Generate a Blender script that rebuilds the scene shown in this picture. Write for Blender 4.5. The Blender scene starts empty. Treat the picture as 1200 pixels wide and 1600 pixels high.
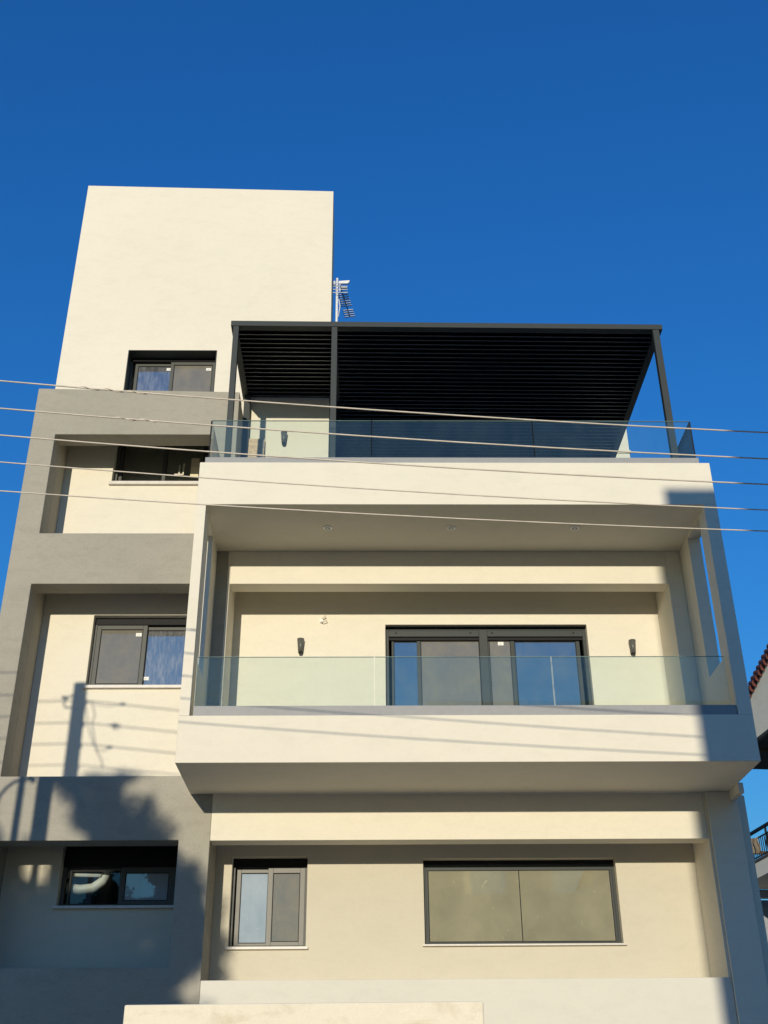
import bpy, bmesh, math, random
from mathutils import Vector, Matrix, Quaternion
random.seed(7)
D = bpy.data
SC = bpy.context.scene
COL = SC.collection

# ------------------------------------------------------------------ camera, sky, sun, exposure
RM = ((0.99986, 0.00060, 0.01661), (-0.01479, 0.48820, 0.87261), (-0.00758, -0.87273, 0.48814))
cam_d = D.cameras.new('camera')
cam_d.sensor_fit = 'VERTICAL'; cam_d.sensor_height = 24.0; cam_d.sensor_width = 18.0
cam_d.lens = 1770.0 / 1600.0 * 24.0
cam_d.clip_start = 0.05; cam_d.clip_end = 3000
cam = D.objects.new('camera', cam_d); COL.objects.link(cam)
cam.matrix_world = Matrix(((RM[0][0], -RM[0][1], -RM[0][2], 0.0),
                           (RM[1][0], -RM[1][1], -RM[1][2], -12.0),
                           (RM[2][0], -RM[2][1], -RM[2][2], 1.6),
                           (0, 0, 0, 1)))
SC.camera = cam
S = Vector((0.141, 1.0, -0.179))            # direction the sunlight travels
SUN_EL = math.atan2(0.179, math.hypot(0.141, 1.0))
SUN_STRENGTH, SKY_STRENGTH = 2.45, 0.15
world = D.worlds.new('World'); SC.world = world; world.use_nodes = True
nt = world.node_tree
sky = nt.nodes.new('ShaderNodeTexSky'); sky.sky_type = 'NISHITA'; sky.sun_disc = False
sky.sun_elevation = SUN_EL; sky.sun_rotation = math.pi + math.atan2(0.141, 1.0)
sky.air_density = 2.0; sky.dust_density = 0.0; sky.ozone_density = 10.0; sky.altitude = 0
hs = nt.nodes.new('ShaderNodeHueSaturation'); hs.inputs['Hue'].default_value = 0.509; hs.inputs['Saturation'].default_value = 1.03
nt.links.new(sky.outputs[0], hs.inputs['Color'])
nt.links.new(hs.outputs[0], nt.nodes['Background'].inputs['Color'])
nt.nodes['Background'].inputs['Strength'].default_value = SKY_STRENGTH
sun_d = D.lights.new('sun', 'SUN'); sun_d.energy = SUN_STRENGTH; sun_d.angle = math.radians(0.6)
sun_d.color = (1.0, 0.905, 0.72)
sun = D.objects.new('sun', sun_d); COL.objects.link(sun)
sun.rotation_euler = S.to_track_quat('-Z', 'Y').to_euler(); sun.location = (-3, -20, 25)
SC.view_settings.view_transform = 'Standard'; SC.view_settings.look = 'None'
SC.view_settings.exposure = 0.60; SC.view_settings.gamma = 1.0
SC.view_settings.use_curve_mapping = False

# ------------------------------------------------------------------ materials
def new_mat(name):
    m = D.materials.new(name); m.use_nodes = True
    return m, m.node_tree, m.node_tree.nodes['Principled BSDF']

def noise(t, scale, detail=3.0, rough=0.55, vec=None, dist=0.0):
    n = t.nodes.new('ShaderNodeTexNoise')
    n.inputs['Scale'].default_value = scale; n.inputs['Detail'].default_value = detail
    n.inputs['Roughness'].default_value = rough; n.inputs['Distortion'].default_value = dist
    if vec is not None: t.links.new(vec, n.inputs['Vector'])
    return n

def ramp(t, src, stops):
    r = t.nodes.new('ShaderNodeValToRGB')
    e = r.color_ramp.elements
    while len(e) < len(stops): e.new(0.5)
    for q, (p, c) in zip(e, stops):
        q.position = p; q.color = (c[0], c[1], c[2], 1) if not isinstance(c, (int, float)) else (c, c, c, 1)
    t.links.new(src, r.inputs[0])
    return r

def objvec(t, sc=(1, 1, 1)):
    g = t.nodes.new('ShaderNodeTexCoord')
    mp = t.nodes.new('ShaderNodeMapping'); mp.inputs['Scale'].default_value = sc
    t.links.new(g.outputs['Object'], mp.inputs['Vector'])
    return mp.outputs[0]

def mul(t, a, b):
    m = t.nodes.new('ShaderNodeMix'); m.data_type = 'RGBA'; m.blend_type = 'MULTIPLY'
    m.inputs['Factor'].default_value = 1.0
    t.links.new(a, m.inputs['A']); t.links.new(b, m.inputs['B'])
    return m.outputs['Result']

def plaster(name, col, mottle=0.022, grain=0.07, bump=0.35):
    m, t, p = new_mat(name)
    v = objvec(t)
    big = noise(t, 0.55, 4, 0.6, v, 0.4)
    r1 = ramp(t, big.outputs['Fac'], [(0.3, [c * (1 - mottle) for c in col]), (0.7, [min(1, c * (1 + mottle)) for c in col])])
    mid = noise(t, 3.1, 5, 0.62, objvec(t, (0.8, 0.8, 2.2)), 0.6)
    r2 = ramp(t, mid.outputs['Fac'], [(0.36, 1 - mottle * 1.3), (0.5, 1.0), (0.72, 1.0)])
    patch = noise(t, 11, 4, 0.65, objvec(t, (1, 1, 1.5)), 0.8)
    r4 = ramp(t, patch.outputs['Fac'], [(0.32, 1 - mottle * 1.2), (0.5, 1.0), (0.7, 1.0)])
    fine = noise(t, 95, 2, 0.6, v)
    r3 = ramp(t, fine.outputs['Fac'], [(0.3, 1 - grain), (0.7, 1.0)])
    t.links.new(mul(t, mul(t, mul(t, r1.outputs[0], r2.outputs[0]), r4.outputs[0]), r3.outputs[0]), p.inputs['Base Color'])
    p.inputs['Roughness'].default_value = 0.92; p.inputs['Specular IOR Level'].default_value = 0.12
    b1 = t.nodes.new('ShaderNodeBump'); b1.inputs['Strength'].default_value = bump; b1.inputs['Distance'].default_value = 0.003
    t.links.new(fine.outputs['Fac'], b1.inputs['Height'])
    tw = noise(t, 6.0, 3, 0.5, objvec(t, (0.5, 0.5, 1.6)))
    b2 = t.nodes.new('ShaderNodeBump'); b2.inputs['Strength'].default_value = 0.5; b2.inputs['Distance'].default_value = 0.004
    t.links.new(tw.outputs['Fac'], b2.inputs['Height']); t.links.new(b1.outputs[0], b2.inputs['Normal'])
    t.links.new(b2.outputs[0], p.inputs['Normal'])
    return m

def simple(name, col, rough=0.5, metal=0.0, var=0.08, scale=20, spec=0.5, bump=0.0):
    m, t, p = new_mat(name)
    n = noise(t, scale, 4, 0.6, objvec(t))
    r = ramp(t, n.outputs['Fac'], [(0.3, [c * (1 - var) for c in col]), (0.7, [min(1, c * (1 + var)) for c in col])])
    t.links.new(r.outputs[0], p.inputs['Base Color'])
    p.inputs['Roughness'].default_value = rough; p.inputs['Metallic'].default_value = metal
    p.inputs['Specular IOR Level'].default_value = spec
    if bump:
        b = t.nodes.new('ShaderNodeBump'); b.inputs['Strength'].default_value = bump; b.inputs['Distance'].default_value = 0.01
        t.links.new(n.outputs['Fac'], b.inputs['Height']); t.links.new(b.outputs[0], p.inputs['Normal'])
    return m

def window_glass(name, refl=0.45, dust=0.12, dust_col=(0.55, 0.56, 0.55), back=(0.012, 0.013, 0.014), streak=(14, 14, 2.2), lo=0.45, hi=0.75, smear=0.0, floor=0.25, patch=0.35):
    """dirty, dark-backed, strongly reflecting double glazing"""
    m, t, p = new_mat(name)
    v = objvec(t, streak)
    n = noise(t, 1.0, 6, 0.7, v, 0.3)
    big = noise(t, 2.2, 3, 0.5, objvec(t))
    mx = t.nodes.new('ShaderNodeMath'); mx.operation = 'MULTIPLY'
    r = ramp(t, n.outputs['Fac'], [(lo, floor), (hi, 1.0)])
    r2 = ramp(t, big.outputs['Fac'], [(0.3, patch), (0.7, 1.0)])
    t.links.new(r.outputs[0], mx.inputs[0]); t.links.new(r2.outputs[0], mx.inputs[1])
    f = t.nodes.new('ShaderNodeMath'); f.operation = 'MULTIPLY'; f.inputs[1].default_value = dust
    t.links.new(mx.outputs[0], f.inputs[0])
    fac = f.outputs[0]
    if smear:
        sp = noise(t, 9.0, 5, 0.65, objvec(t, (1, 1, 0.7)), 1.5)
        rs = ramp(t, sp.outputs['Fac'], [(0.62, 0.0), (0.70, smear)])
        ad = t.nodes.new('ShaderNodeMath'); ad.operation = 'MAXIMUM'
        t.links.new(fac, ad.inputs[0]); t.links.new(rs.outputs[0], ad.inputs[1]); fac = ad.outputs[0]
    dark = t.nodes.new('ShaderNodeBsdfDiffuse'); dark.inputs[0].default_value = (*back, 1)
    gl = t.nodes.new('ShaderNodeBsdfGlossy'); gl.inputs['Roughness'].default_value = 0.015
    gl.inputs[0].default_value = (1.0, 0.95, 0.86, 1)
    wav = noise(t, 1.3, 1, 0.4, objvec(t)); bp = t.nodes.new('ShaderNodeBump'); bp.inputs['Strength'].default_value = 0.12; bp.inputs['Distance'].default_value = 0.01
    t.links.new(wav.outputs['Fac'], bp.inputs['Height']); t.links.new(bp.outputs[0], gl.inputs['Normal'])
    a = t.nodes.new('ShaderNodeMixShader'); a.inputs[0].default_value = refl
    t.links.new(dark.outputs[0], a.inputs[1]); t.links.new(gl.outputs[0], a.inputs[2])
    du = t.nodes.new('ShaderNodeBsdfDiffuse'); du.inputs[0].default_value = (*dust_col, 1)
    b = t.nodes.new('ShaderNodeMixShader')
    t.links.new(fac, b.inputs[0]); t.links.new(a.outputs[0], b.inputs[1]); t.links.new(du.outputs[0], b.inputs[2])
    t.links.new(b.outputs[0], t.nodes['Material Output'].inputs['Surface'])
    return m

def clear_glass(name, tint, dust, refl_scale=1.0, dust_col=(0.6, 0.65, 0.62)):
    m, t, p = new_mat(name)
    tr = t.nodes.new('ShaderNodeBsdfTransparent'); tr.inputs[0].default_value = (*tint, 1)
    gl = t.nodes.new('ShaderNodeBsdfGlossy'); gl.inputs['Roughness'].default_value = 0.01
    fr = t.nodes.new('ShaderNodeFresnel'); fr.inputs['IOR'].default_value = 1.5
    sc = t.nodes.new('ShaderNodeMath'); sc.operation = 'MULTIPLY'; sc.inputs[1].default_value = refl_scale
    t.links.new(fr.outputs[0], sc.inputs[0])
    a = t.nodes.new('ShaderNodeMixShader'); t.links.new(sc.outputs[0], a.inputs[0])
    t.links.new(tr.outputs[0], a.inputs[1]); t.links.new(gl.outputs[0], a.inputs[2])
    n = noise(t, 1.0, 5, 0.6, objvec(t, (5, 5, 1.5)), 0.3)
    r = ramp(t, n.outputs['Fac'], [(0.3, dust * 0.5), (0.75, dust)])
    du = t.nodes.new('ShaderNodeBsdfDiffuse'); du.inputs[0].default_value = (*dust_col, 1)
    b = t.nodes.new('ShaderNodeMixShader'); t.links.new(r.outputs[0], b.inputs[0])
    t.links.new(a.outputs[0], b.inputs[1]); t.links.new(du.outputs[0], b.inputs[2])
    t.links.new(b.outputs[0], t.nodes['Material Output'].inputs['Surface'])
    return m

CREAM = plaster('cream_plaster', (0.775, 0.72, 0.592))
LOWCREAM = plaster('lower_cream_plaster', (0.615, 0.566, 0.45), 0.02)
GREY = plaster('grey_plaster', (0.395, 0.368, 0.302), 0.05, 0.16)
PLINTH = plaster('plinth_plaster', (0.70, 0.665, 0.57), 0.02)
OLDWALL = plaster('boundary_plaster', (0.80, 0.73, 0.585), 0.02)
ANTH = simple('anthracite_metal', (0.040, 0.047, 0.045), 0.5, 0.0, 0.05, 30, 0.25)
WFR = simple('window_frame_metal', (0.085, 0.088, 0.080), 0.5, 0.0, 0.05, 30, 0.25)
LIP_GLINT = simple('louvre_lip_glint', (0.42, 0.46, 0.50), 0.3, 0.3, 0.05, 30)  # paler than the blade: the glint along each louvre put into colour
SLATM = simple('louvre_metal', (0.005, 0.007, 0.012), 0.4, 0.0, 0.05, 30, 0.3)
ALU = simple('window_aluminium', (0.16, 0.154, 0.135), 0.45, 0.0, 0.06, 30, 0.3)
CHAN = simple('channel_aluminium', (0.29, 0.29, 0.285), 0.6, 0.0, 0.05, 14)
GALVL = simple('bright_steel', (0.72, 0.73, 0.74), 0.5, 0.0, 0.06, 40)
RINGW = simple('ring_white', (0.90, 0.89, 0.86), 0.35, 0, 0.02, 40)
GALV = simple('galvanised_steel', (0.62, 0.63, 0.64), 0.4, 0.5, 0.08, 40)
MARBLE = simple('sill_marble', (0.62, 0.58, 0.52), 0.45, 0, 0.08, 18)
SCREEN = window_glass('screened_glass', 0.26, 0.90, dust_col=(0.255, 0.234, 0.188), streak=(4, 4, 3), lo=0.35, hi=0.7, floor=0.72, patch=0.85)
LAMPM = simple('lamp_metal', (0.105, 0.105, 0.095), 0.4, 0, 0.05, 30, 0.4)
STICK = simple('white_sticker', (0.80, 0.80, 0.76), 0.6, 0, 0.02, 20)
STICKP = simple('sticker_print', (0.35, 0.35, 0.36), 0.7, 0, 0.02, 20)
GL_BLUE = window_glass('blue_reflecting_glass', 0.42, 0.30, dust_col=(0.30, 0.315, 0.32), streak=(7, 7, 4), lo=0.35, hi=0.75, floor=0.5, patch=0.5)
GL_DIRTY = window_glass('streaked_glass', 0.40, 0.58, dust_col=(0.47, 0.48, 0.51), streak=(24, 24, 5.0), lo=0.42, hi=0.72, floor=0.40, patch=0.35)
GL_FILM = window_glass('filmed_glass', 0.36, 0.80, dust_col=(0.47, 0.53, 0.60), streak=(5, 5, 2), lo=0.3, hi=0.7, smear=0.9, floor=0.8, patch=0.75)
GL_TAN = window_glass('dusty_big_glass', 0.50, 0.60, dust_col=(0.45, 0.42, 0.275), streak=(2, 2, 2), lo=0.3, hi=0.7, smear=0.8, floor=0.8, patch=0.8)
GL_OPEN = clear_glass('clear_window_glass', (0.85, 0.88, 0.87), 0.006)
GL_RAIL = clear_glass('railing_glass', (0.915, 0.962, 0.945), 0.022, 0.9, (0.48, 0.72, 0.70))
GL_EDGE = simple('glass_edge', (0.30, 0.42, 0.38), 0.2, 0, 0.05, 10)
GL_LIGHT = simple('polished_glass_edge', (0.62, 0.70, 0.64), 0.2, 0, 0.05, 10)
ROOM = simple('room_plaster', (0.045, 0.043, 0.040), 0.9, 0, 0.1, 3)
WOOD = simple('creosoted_wood', (0.11, 0.085, 0.06), 0.85, 0, 0.3, 9, bump=0.3)
BLACK = simple('black_shade', (0.009, 0.009, 0.010), 0.6, 0, 0.1, 30, 0.2)
WIREM = simple('wire_insulation', (0.60, 0.53, 0.43), 0.5, 0, 0.15, 8)
TILE = simple('red_roof_tile', (0.10, 0.026, 0.02), 0.8, 0, 0.35, 4, bump=0.2)
NCREAM = plaster('neighbour_plaster', (0.85, 0.77, 0.60), 0.05)
NGREY = plaster('neighbour_grey', (0.34, 0.36, 0.38), 0.05)
NDARK = simple('soffit_brown', (0.10, 0.08, 0.065), 0.8, 0, 0.15, 3)
OPPW = plaster('opposite_plaster', (0.58, 0.52, 0.38), 0.06)
ASPH = simple('asphalt', (0.055, 0.054, 0.052), 0.9, 0, 0.25, 40, bump=0.3)
PAVE = simple('pavement_concrete', (0.36, 0.34, 0.30), 0.9, 0, 0.12, 12, bump=0.2)
YARD = simple('yard_paving', (0.30, 0.275, 0.23), 0.9, 0, 0.10, 6, bump=0.2)
EARTH = simple('dry_earth', (0.22, 0.18, 0.13), 0.95, 0, 0.3, 2, bump=0.3)
LEAF = simple('leaf_green', (0.055, 0.085, 0.030), 0.6, 0, 0.4, 5)
BARK = simple('bark', (0.14, 0.105, 0.075), 0.9, 0, 0.3, 12, bump=0.5)
WHITEP = simple('white_plastic', (0.75, 0.74, 0.70), 0.45, 0, 0.04, 8)
STONE = simple('travertine_slab', (0.56, 0.42, 0.27), 0.7, 0, 0.3, 22, bump=0.2)
CLOTH = simple('brown_cloth', (0.28, 0.21, 0.13), 0.9, 0, 0.3, 25)
BRASS = simple('handle_metal', (0.62, 0.57, 0.45), 0.35, 0.2, 0.05, 20)
DOORY = simple('added_pale_door_piece', (0.72, 0.64, 0.40), 0.6, 0, 0.05, 5)
LINEW = simple('road_paint', (0.70, 0.70, 0.66), 0.8, 0, 0.1, 8)

# stains on the boundary wall: shape of their own
t = OLDWALL.node_tree; pb = t.nodes['Principled BSDF']; lk = pb.inputs['Base Color'].links[0].from_socket
st = noise(t, 2.7, 4, 0.55, objvec(t, (1.0, 1, 2.0)), 0.5)
rs = ramp(t, st.outputs['Fac'], [(0.55, (1, 1, 1)), (0.70, (0.84, 0.82, 0.77))])
t.links.new(mul(t, lk, rs.outputs[0]), pb.inputs['Base Color'])

# ------------------------------------------------------------------ mesh helpers
class MB:
    def __init__(s): s.v = []; s.f = []; s.sm = False
    def add(s, vs, fs):
        n = len(s.v); s.v += [tuple(p) for p in vs]; s.f += [tuple(i + n for i in q) for q in fs]
        return s
    def box(s, x0, x1, y0, y1, z0, z1, dz=0.0):
        """dz: fall of the top from x0 to x1"""
        return s.add([(x0, y0, z0), (x1, y0, z0), (x1, y1, z0), (x0, y1, z0),
                      (x0, y0, z1), (x1, y0, z1 + dz), (x1, y1, z1 + dz), (x0, y1, z1)],
                     [(3, 2, 1, 0), (4, 5, 6, 7), (0, 1, 5, 4), (1, 2, 6, 5), (2, 3, 7, 6), (3, 0, 4, 7)])
    def bar(s, a, b, w, h, up=(0, 0, 1)):
        a, b = Vector(a), Vector(b); d = (b - a).normalized(); u = Vector(up)
        x = d.cross(u).normalized() * w / 2; y = x.cross(d).normalized() * h / 2
        vs = [a - x - y, a + x - y, a + x + y, a - x + y, b - x - y, b + x - y, b + x + y, b - x + y]
        return s.add(vs, [(3, 2, 1, 0), (4, 5, 6, 7), (0, 1, 5, 4), (1, 2, 6, 5), (2, 3, 7, 6), (3, 0, 4, 7)])
    def tube(s, pts, r, n=8, cap=True):
        pts = [Vector(p) for p in pts]; rings = []
        rr = r if isinstance(r, (list, tuple)) else [r] * len(pts)
        ref = None
        for i, p in enumerate(pts):
            d = (pts[min(i + 1, len(pts) - 1)] - pts[max(i - 1, 0)]).normalized()
            if ref is None: ref = d.orthogonal().normalized()
            ref = (ref - d * ref.dot(d)).normalized(); q = d.cross(ref)
            rings.append([p + (ref * math.cos(2 * math.pi * k / n) + q * math.sin(2 * math.pi * k / n)) * rr[i] for k in range(n)])
        vs = [v for g in rings for v in g]; fs = []
        for i in range(len(pts) - 1):
            for k in range(n):
                fs.append((i * n + k, i * n + (k + 1) % n, (i + 1) * n + (k + 1) % n, (i + 1) * n + k))
        if cap:
            fs.append(tuple(range(n - 1, -1, -1))); fs.append(tuple((len(pts) - 1) * n + k for k in range(n)))
        s.sm = True
        return s.add(vs, fs)
    def plate(s, x0, x1, z0, z1, y0, y1, holes=(), top_dz=0.0):
        """upright slab in the XZ plane with rectangular holes; top edge may fall by top_dz from x0 to x1"""
        xs = sorted({x0, x1, *[h[0] for h in holes], *[h[1] for h in holes]})
        zs = sorted({z0, z1, *[h[2] for h in holes], *[h[3] for h in holes]})
        def solid(i, j):
            if i < 0 or j < 0 or i >= len(xs) - 1 or j >= len(zs) - 1: return False
            cx, cz = (xs[i] + xs[i + 1]) / 2, (zs[j] + zs[j + 1]) / 2
            return not any(h[0] < cx < h[1] and h[2] < cz < h[3] for h in holes)
        idx = {}
        def V(i, j, k):
            if (i, j, k) not in idx:
                idx[(i, j, k)] = len(s.v)
                z = zs[j] + (top_dz * (xs[i] - x0) / (x1 - x0) if j == len(zs) - 1 else 0)
                s.v.append((xs[i], (y0, y1)[k], z))
            return idx[(i, j, k)]
        for i in range(len(xs) - 1):
            for j in range(len(zs) - 1):
                if not solid(i, j): continue
                s.f.append((V(i, j, 0), V(i + 1, j, 0), V(i + 1, j + 1, 0), V(i, j + 1, 0)))
                s.f.append((V(i, j + 1, 1), V(i + 1, j + 1, 1), V(i + 1, j, 1), V(i, j, 1)))
                if not solid(i - 1, j): s.f.append((V(i, j, 0), V(i, j + 1, 0), V(i, j + 1, 1), V(i, j, 1)))
                if not solid(i + 1, j): s.f.append((V(i + 1, j, 1), V(i + 1, j + 1, 1), V(i + 1, j + 1, 0), V(i + 1, j, 0)))
                if not solid(i, j - 1): s.f.append((V(i, j, 1), V(i + 1, j, 1), V(i + 1, j, 0), V(i, j, 0)))
                if not solid(i, j + 1): s.f.append((V(i, j + 1, 0), V(i + 1, j + 1, 0), V(i + 1, j + 1, 1), V(i, j + 1, 1)))
        return s
    def mesh(s, name, mats):
        me = D.meshes.new(name); me.from_pydata(s.v, [], s.f); me.validate()
        for m in (mats if isinstance(mats, (list, tuple)) else [mats]): me.materials.append(m)
        if s.sm:
            for p in me.polygons: p.use_smooth = len(p.vertices) == 4
        me.update()
        return me
    def build(s, name, mat, parent=None, bevel=0.0):
        o = D.objects.new(name, s.mesh(name, mat)); COL.objects.link(o)
        if parent: o.parent = parent
        if bevel:
            b = o.modifiers.new('bevel', 'BEVEL'); b.width = bevel; b.segments = 2; b.limit_method = 'ANGLE'; b.angle_limit = math.radians(40)
        return o

def tag(o, label, cat, group=None):
    o['label'] = label; o['category'] = cat
    if group: o['group'] = group
    return o
def thing(name, label, cat, loc=(0, 0, 0), group=None):
    o = D.objects.new(name, None); COL.objects.link(o); o.location = loc; o.empty_display_size = 0.3
    return tag(o, label, cat, group)
def struct(o): o['kind'] = 'structure'; return o
def copy_tree(o, parent=None):
    c = o.copy(); COL.objects.link(c)
    if parent: c.parent = parent
    for ch in list(o.children): copy_tree(ch, c)
    return c

# ------------------------------------------------------------------ ground
struct(MB().add([(-600, -600, -0.15), (600, -600, -0.15), (600, 600, -0.15), (-600, 600, -0.15)], [(0, 1, 2, 3)]).build('ground', EARTH))
struct(MB().box(-120, 120, -10.6, -4.6, -0.148, -0.13).build('road', ASPH))
struct(MB().box(-120, 120, -4.45, -2.9, -0.148, 0.0).build('pavement', PAVE))
struct(MB().box(-120, 120, -14.6, -10.75, -0.148, 0.0).build('pavement', PAVE))
struct(MB().box(-120, 120, -4.6, -4.45, -0.148, 0.012).box(-120, 120, -10.75, -10.6, -0.148, 0.012).build('kerb', PAVE))
struct(MB().box(-14, 14, -2.9, 1.25, -0.148, 0.004).build('courtyard', YARD))
lines = MB()
for k in range(-20, 20): lines.box(k * 6.0, k * 6.0 + 3.0, -7.66, -7.54, -0.129, -0.126)
struct(lines.build('road_marking', LINEW))

# ------------------------------------------------------------------ the apartment building
F, C = 1.25, 1.95                       # plane of the grey frame and beams / plane of the recessed walls
B = thing('apartment_building', 'new cream and grey apartment block with projecting framed balcony and tall plain tower', 'building', (0, 3, 0))
Boff = Vector((0, 3, 0))
def part(mb, name, mat, bevel=0.006, parent=B):
    o = mb.build(name, mat, parent, bevel)
    if parent is B: o.location = -Boff
    return o
XL, XFR = -4.635, -1.785
NL, NR = -4.30, -2.145
WL, WR = -3.62, -2.262
W2 = (WL, WR, 9.885, 10.9); W3 = (WL, WR, 6.82, 7.82); W4 = (-3.635, -2.253, 4.085, 4.98)
WT = (-3.615, -2.265, 11.25, 12.235)
G1 = (-1.59, -0.69, 3.62, 4.645); G2 = (0.70, 3.02, 3.635, 4.615); DR = (0.27, 2.965, 5.85, 7.678)
part(MB().plate(XL, 4.40, 5.30, 8.95, C, C + 0.25, (W3, DR)), 'rear_wall', CREAM)
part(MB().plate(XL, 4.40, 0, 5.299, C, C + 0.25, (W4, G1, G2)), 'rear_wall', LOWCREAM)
# (upper storey and tower share one unbroken wall)
tw = MB().plate(XL, -0.535, 8.952, 15.66, C, C + 0.25, (WT, W2), -0.10)
part(tw, 'tower_wall', CREAM, 0.008)
part(MB().box(-0.78, -0.536, C + 0.251, 2.72, 8.9, 15.55).box(XL + 0.001, -4.385, C + 0.251, 2.72, 8.9, 15.64)
     .box(-4.385, -0.78, 2.47, 2.72, 8.9, 15.54), 'tower_return_wall', CREAM)
part(MB().box(XL, -4.385, C + 0.251, 11.0, 0, 8.9).box(4.12, 4.46, C + 0.251, 11.0, 0, 8.9).box(XL, 4.46, 11.0, 11.25, 0, 8.9), 'side_wall', CREAM)
part(MB().box(-4.384, 4.119, C + 0.251, 10.999, 8.55, 8.80), 'roof_slab', PAVE, 0)
part(MB().box(4.385, 4.515, 1.36, C + 0.25, 0, 5.21), 'side_wall', CREAM)
# grey frame round the left-hand windows
part(MB().plate(XL, XFR, 0, 11.02, F, F + 0.30, ((NL, NR, 8.69, 10.245), (NL, NR, 5.435, 7.95), (NL, NR, 3.318, 4.685)), -0.055), 'grey_frame', GREY, 0.008)
part(MB().box(XL, NL - 0.001, F + 0.301, C - 0.001, 0, 10.95).box(NR + 0.001, XFR, F + 0.301, C - 0.001, 0, 10.92)
     .box(NL, NR, F + 0.301, C - 0.001, 10.90, 10.95), 'frame_return', GREY, 0)
for z0, z1 in ((8.55, 8.685), (5.30, 5.43), (3.18, 3.313)): part(MB().box(NL, NR, F + 0.301, C - 0.001, z0, z1), 'niche_ledge', GREY, 0)
# lower right-hand bay
part(MB().box(XFR + 0.001, 3.982, F, F + 0.24, 4.678, 5.214), 'lintel_beam', CREAM)
part(MB().box(XFR + 0.001, 4.012, F + 0.002, C - 0.001, 0, 3.18), 'plinth_wall', PLINTH)
part(MB().box(4.014, 4.384, 1.21, C - 0.002, 0, 5.214), 'corner_pillar', CREAM)
part(MB().box(3.984, 4.012, F, C - 0.002, 3.182, 5.214), 'pillar_return', CREAM, 0)
# projecting balcony
BX0, BX1, IX0, IX1 = -2.05, 4.302, -1.935, 4.146
CEIL, PAR, TOP = 8.42, 5.745, 9.02
def ell(x0, x1, y1, z0, za, zb):
    prof = [(0, z0), (y1, z0), (y1, za), (0.16, za), (0.16, zb), (0, zb)]
    n = 6
    return MB().add([(x0, y, z) for y, z in prof] + [(x1, y, z) for y, z in prof],
                    [tuple(range(n)), tuple(range(2 * n - 1, n - 1, -1))] + [(n + i, n + (i + 1) % n, (i + 1) % n, i) for i in range(n)])
part(ell(BX0, BX1, F - 0.001, 5.215, 5.42, PAR), 'balcony_parapet', CREAM, 0.006)
part(MB().add([(BX0, 0, CEIL), (BX1, 0, CEIL), (BX1, F + 0.6, CEIL), (BX0, F + 0.6, CEIL), (BX0, 0, TOP), (BX1, 0, TOP), (BX1, 0.16, TOP), (BX0, 0.16, TOP),
               (BX0, 0.16, 8.75), (BX1, 0.16, 8.75), (BX1, F + 0.6, 8.75), (BX0, F + 0.6, 8.75)],
              [(3, 2, 1, 0), (0, 1, 5, 4), (4, 5, 6, 7), (7, 6, 9, 8), (8, 9, 10, 11), (11, 10, 2, 3), (0, 4, 7, 8, 11, 3), (1, 2, 10, 9, 6, 5)]), 'terrace_parapet', CREAM, 0.006)
HZ0, HZ1 = 6.49, 8.38
for xa, xb, HY0, HY1 in ((BX0, IX0, 0.35, 0.76), (IX1, BX1, 0.272, 0.82)):
    # front column and side wall of the frame as one mesh: slab with an opening, open to the sky
    sw = MB().plate(-(F - 0.002), -0.161, 5.4205, CEIL - 0.0005, xa, xb, ((-HY1, -HY0, HZ0, HZ1),))
    sw.v = [(y, -x, z) for x, y, z in sw.v]
    part(sw, 'balcony_side_wall', CREAM, 0)
    part(MB().box(xa, xb, 0.0, 0.1605, PAR + 0.0005, CEIL - 0.0005), 'balcony_front_column', CREAM, 0)
part(MB().box(XFR + 0.0005, -1.7525, F + 0.003, C - 0.001, 5.4205, CEIL - 0.001), 'niche_return', CREAM, 0)
part(MB().box(3.946, IX1 - 0.001, F, C - 0.001, 5.42, CEIL - 0.001), 'balcony_pillar', CREAM)
for xa, xb in ((BX0, IX0), (IX1, BX1)): part(MB().box(xa, xb, F + 0.0005, C - 0.001, 5.42, CEIL - 0.001), 'balcony_side_wall', CREAM, 0)
part(MB().box(-1.751, 3.945, F, F + 0.25, 7.948, CEIL - 0.001), 'balcony_beam', CREAM)
part(MB().box(XFR + 0.5, 3.9, F + 0.3, C - 0.001, 5.2155, 5.42), 'balcony_slab', CREAM, 0)
part(MB().box(4.285, 4.345, 0.83, F - 0.001, 5.10, 5.2135), 'slab_bracket', CREAM, 0)
# chimney-like block at the back of the roof
blk = MB().box(4.05, 4.70, 5.0, 5.6, 8.8, 12.30).box(4.03, 4.72, 4.98, 5.62, 12.305, 12.36).box(4.05, 4.70, 5.0, 5.6, 12.365, 13.2)
part(blk, 'roof_stack', CREAM, 0)
# dark rooms behind the two windows one can see into
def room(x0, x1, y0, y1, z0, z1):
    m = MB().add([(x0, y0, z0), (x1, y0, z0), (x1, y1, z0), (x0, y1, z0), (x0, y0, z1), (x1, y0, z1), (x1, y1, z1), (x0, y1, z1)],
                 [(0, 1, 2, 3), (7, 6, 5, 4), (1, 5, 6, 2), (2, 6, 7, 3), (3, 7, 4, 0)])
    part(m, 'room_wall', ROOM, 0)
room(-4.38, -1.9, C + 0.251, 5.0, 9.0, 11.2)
room(-4.38, -1.9, C + 0.251, 5.0, 3.1, 5.3)

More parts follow.
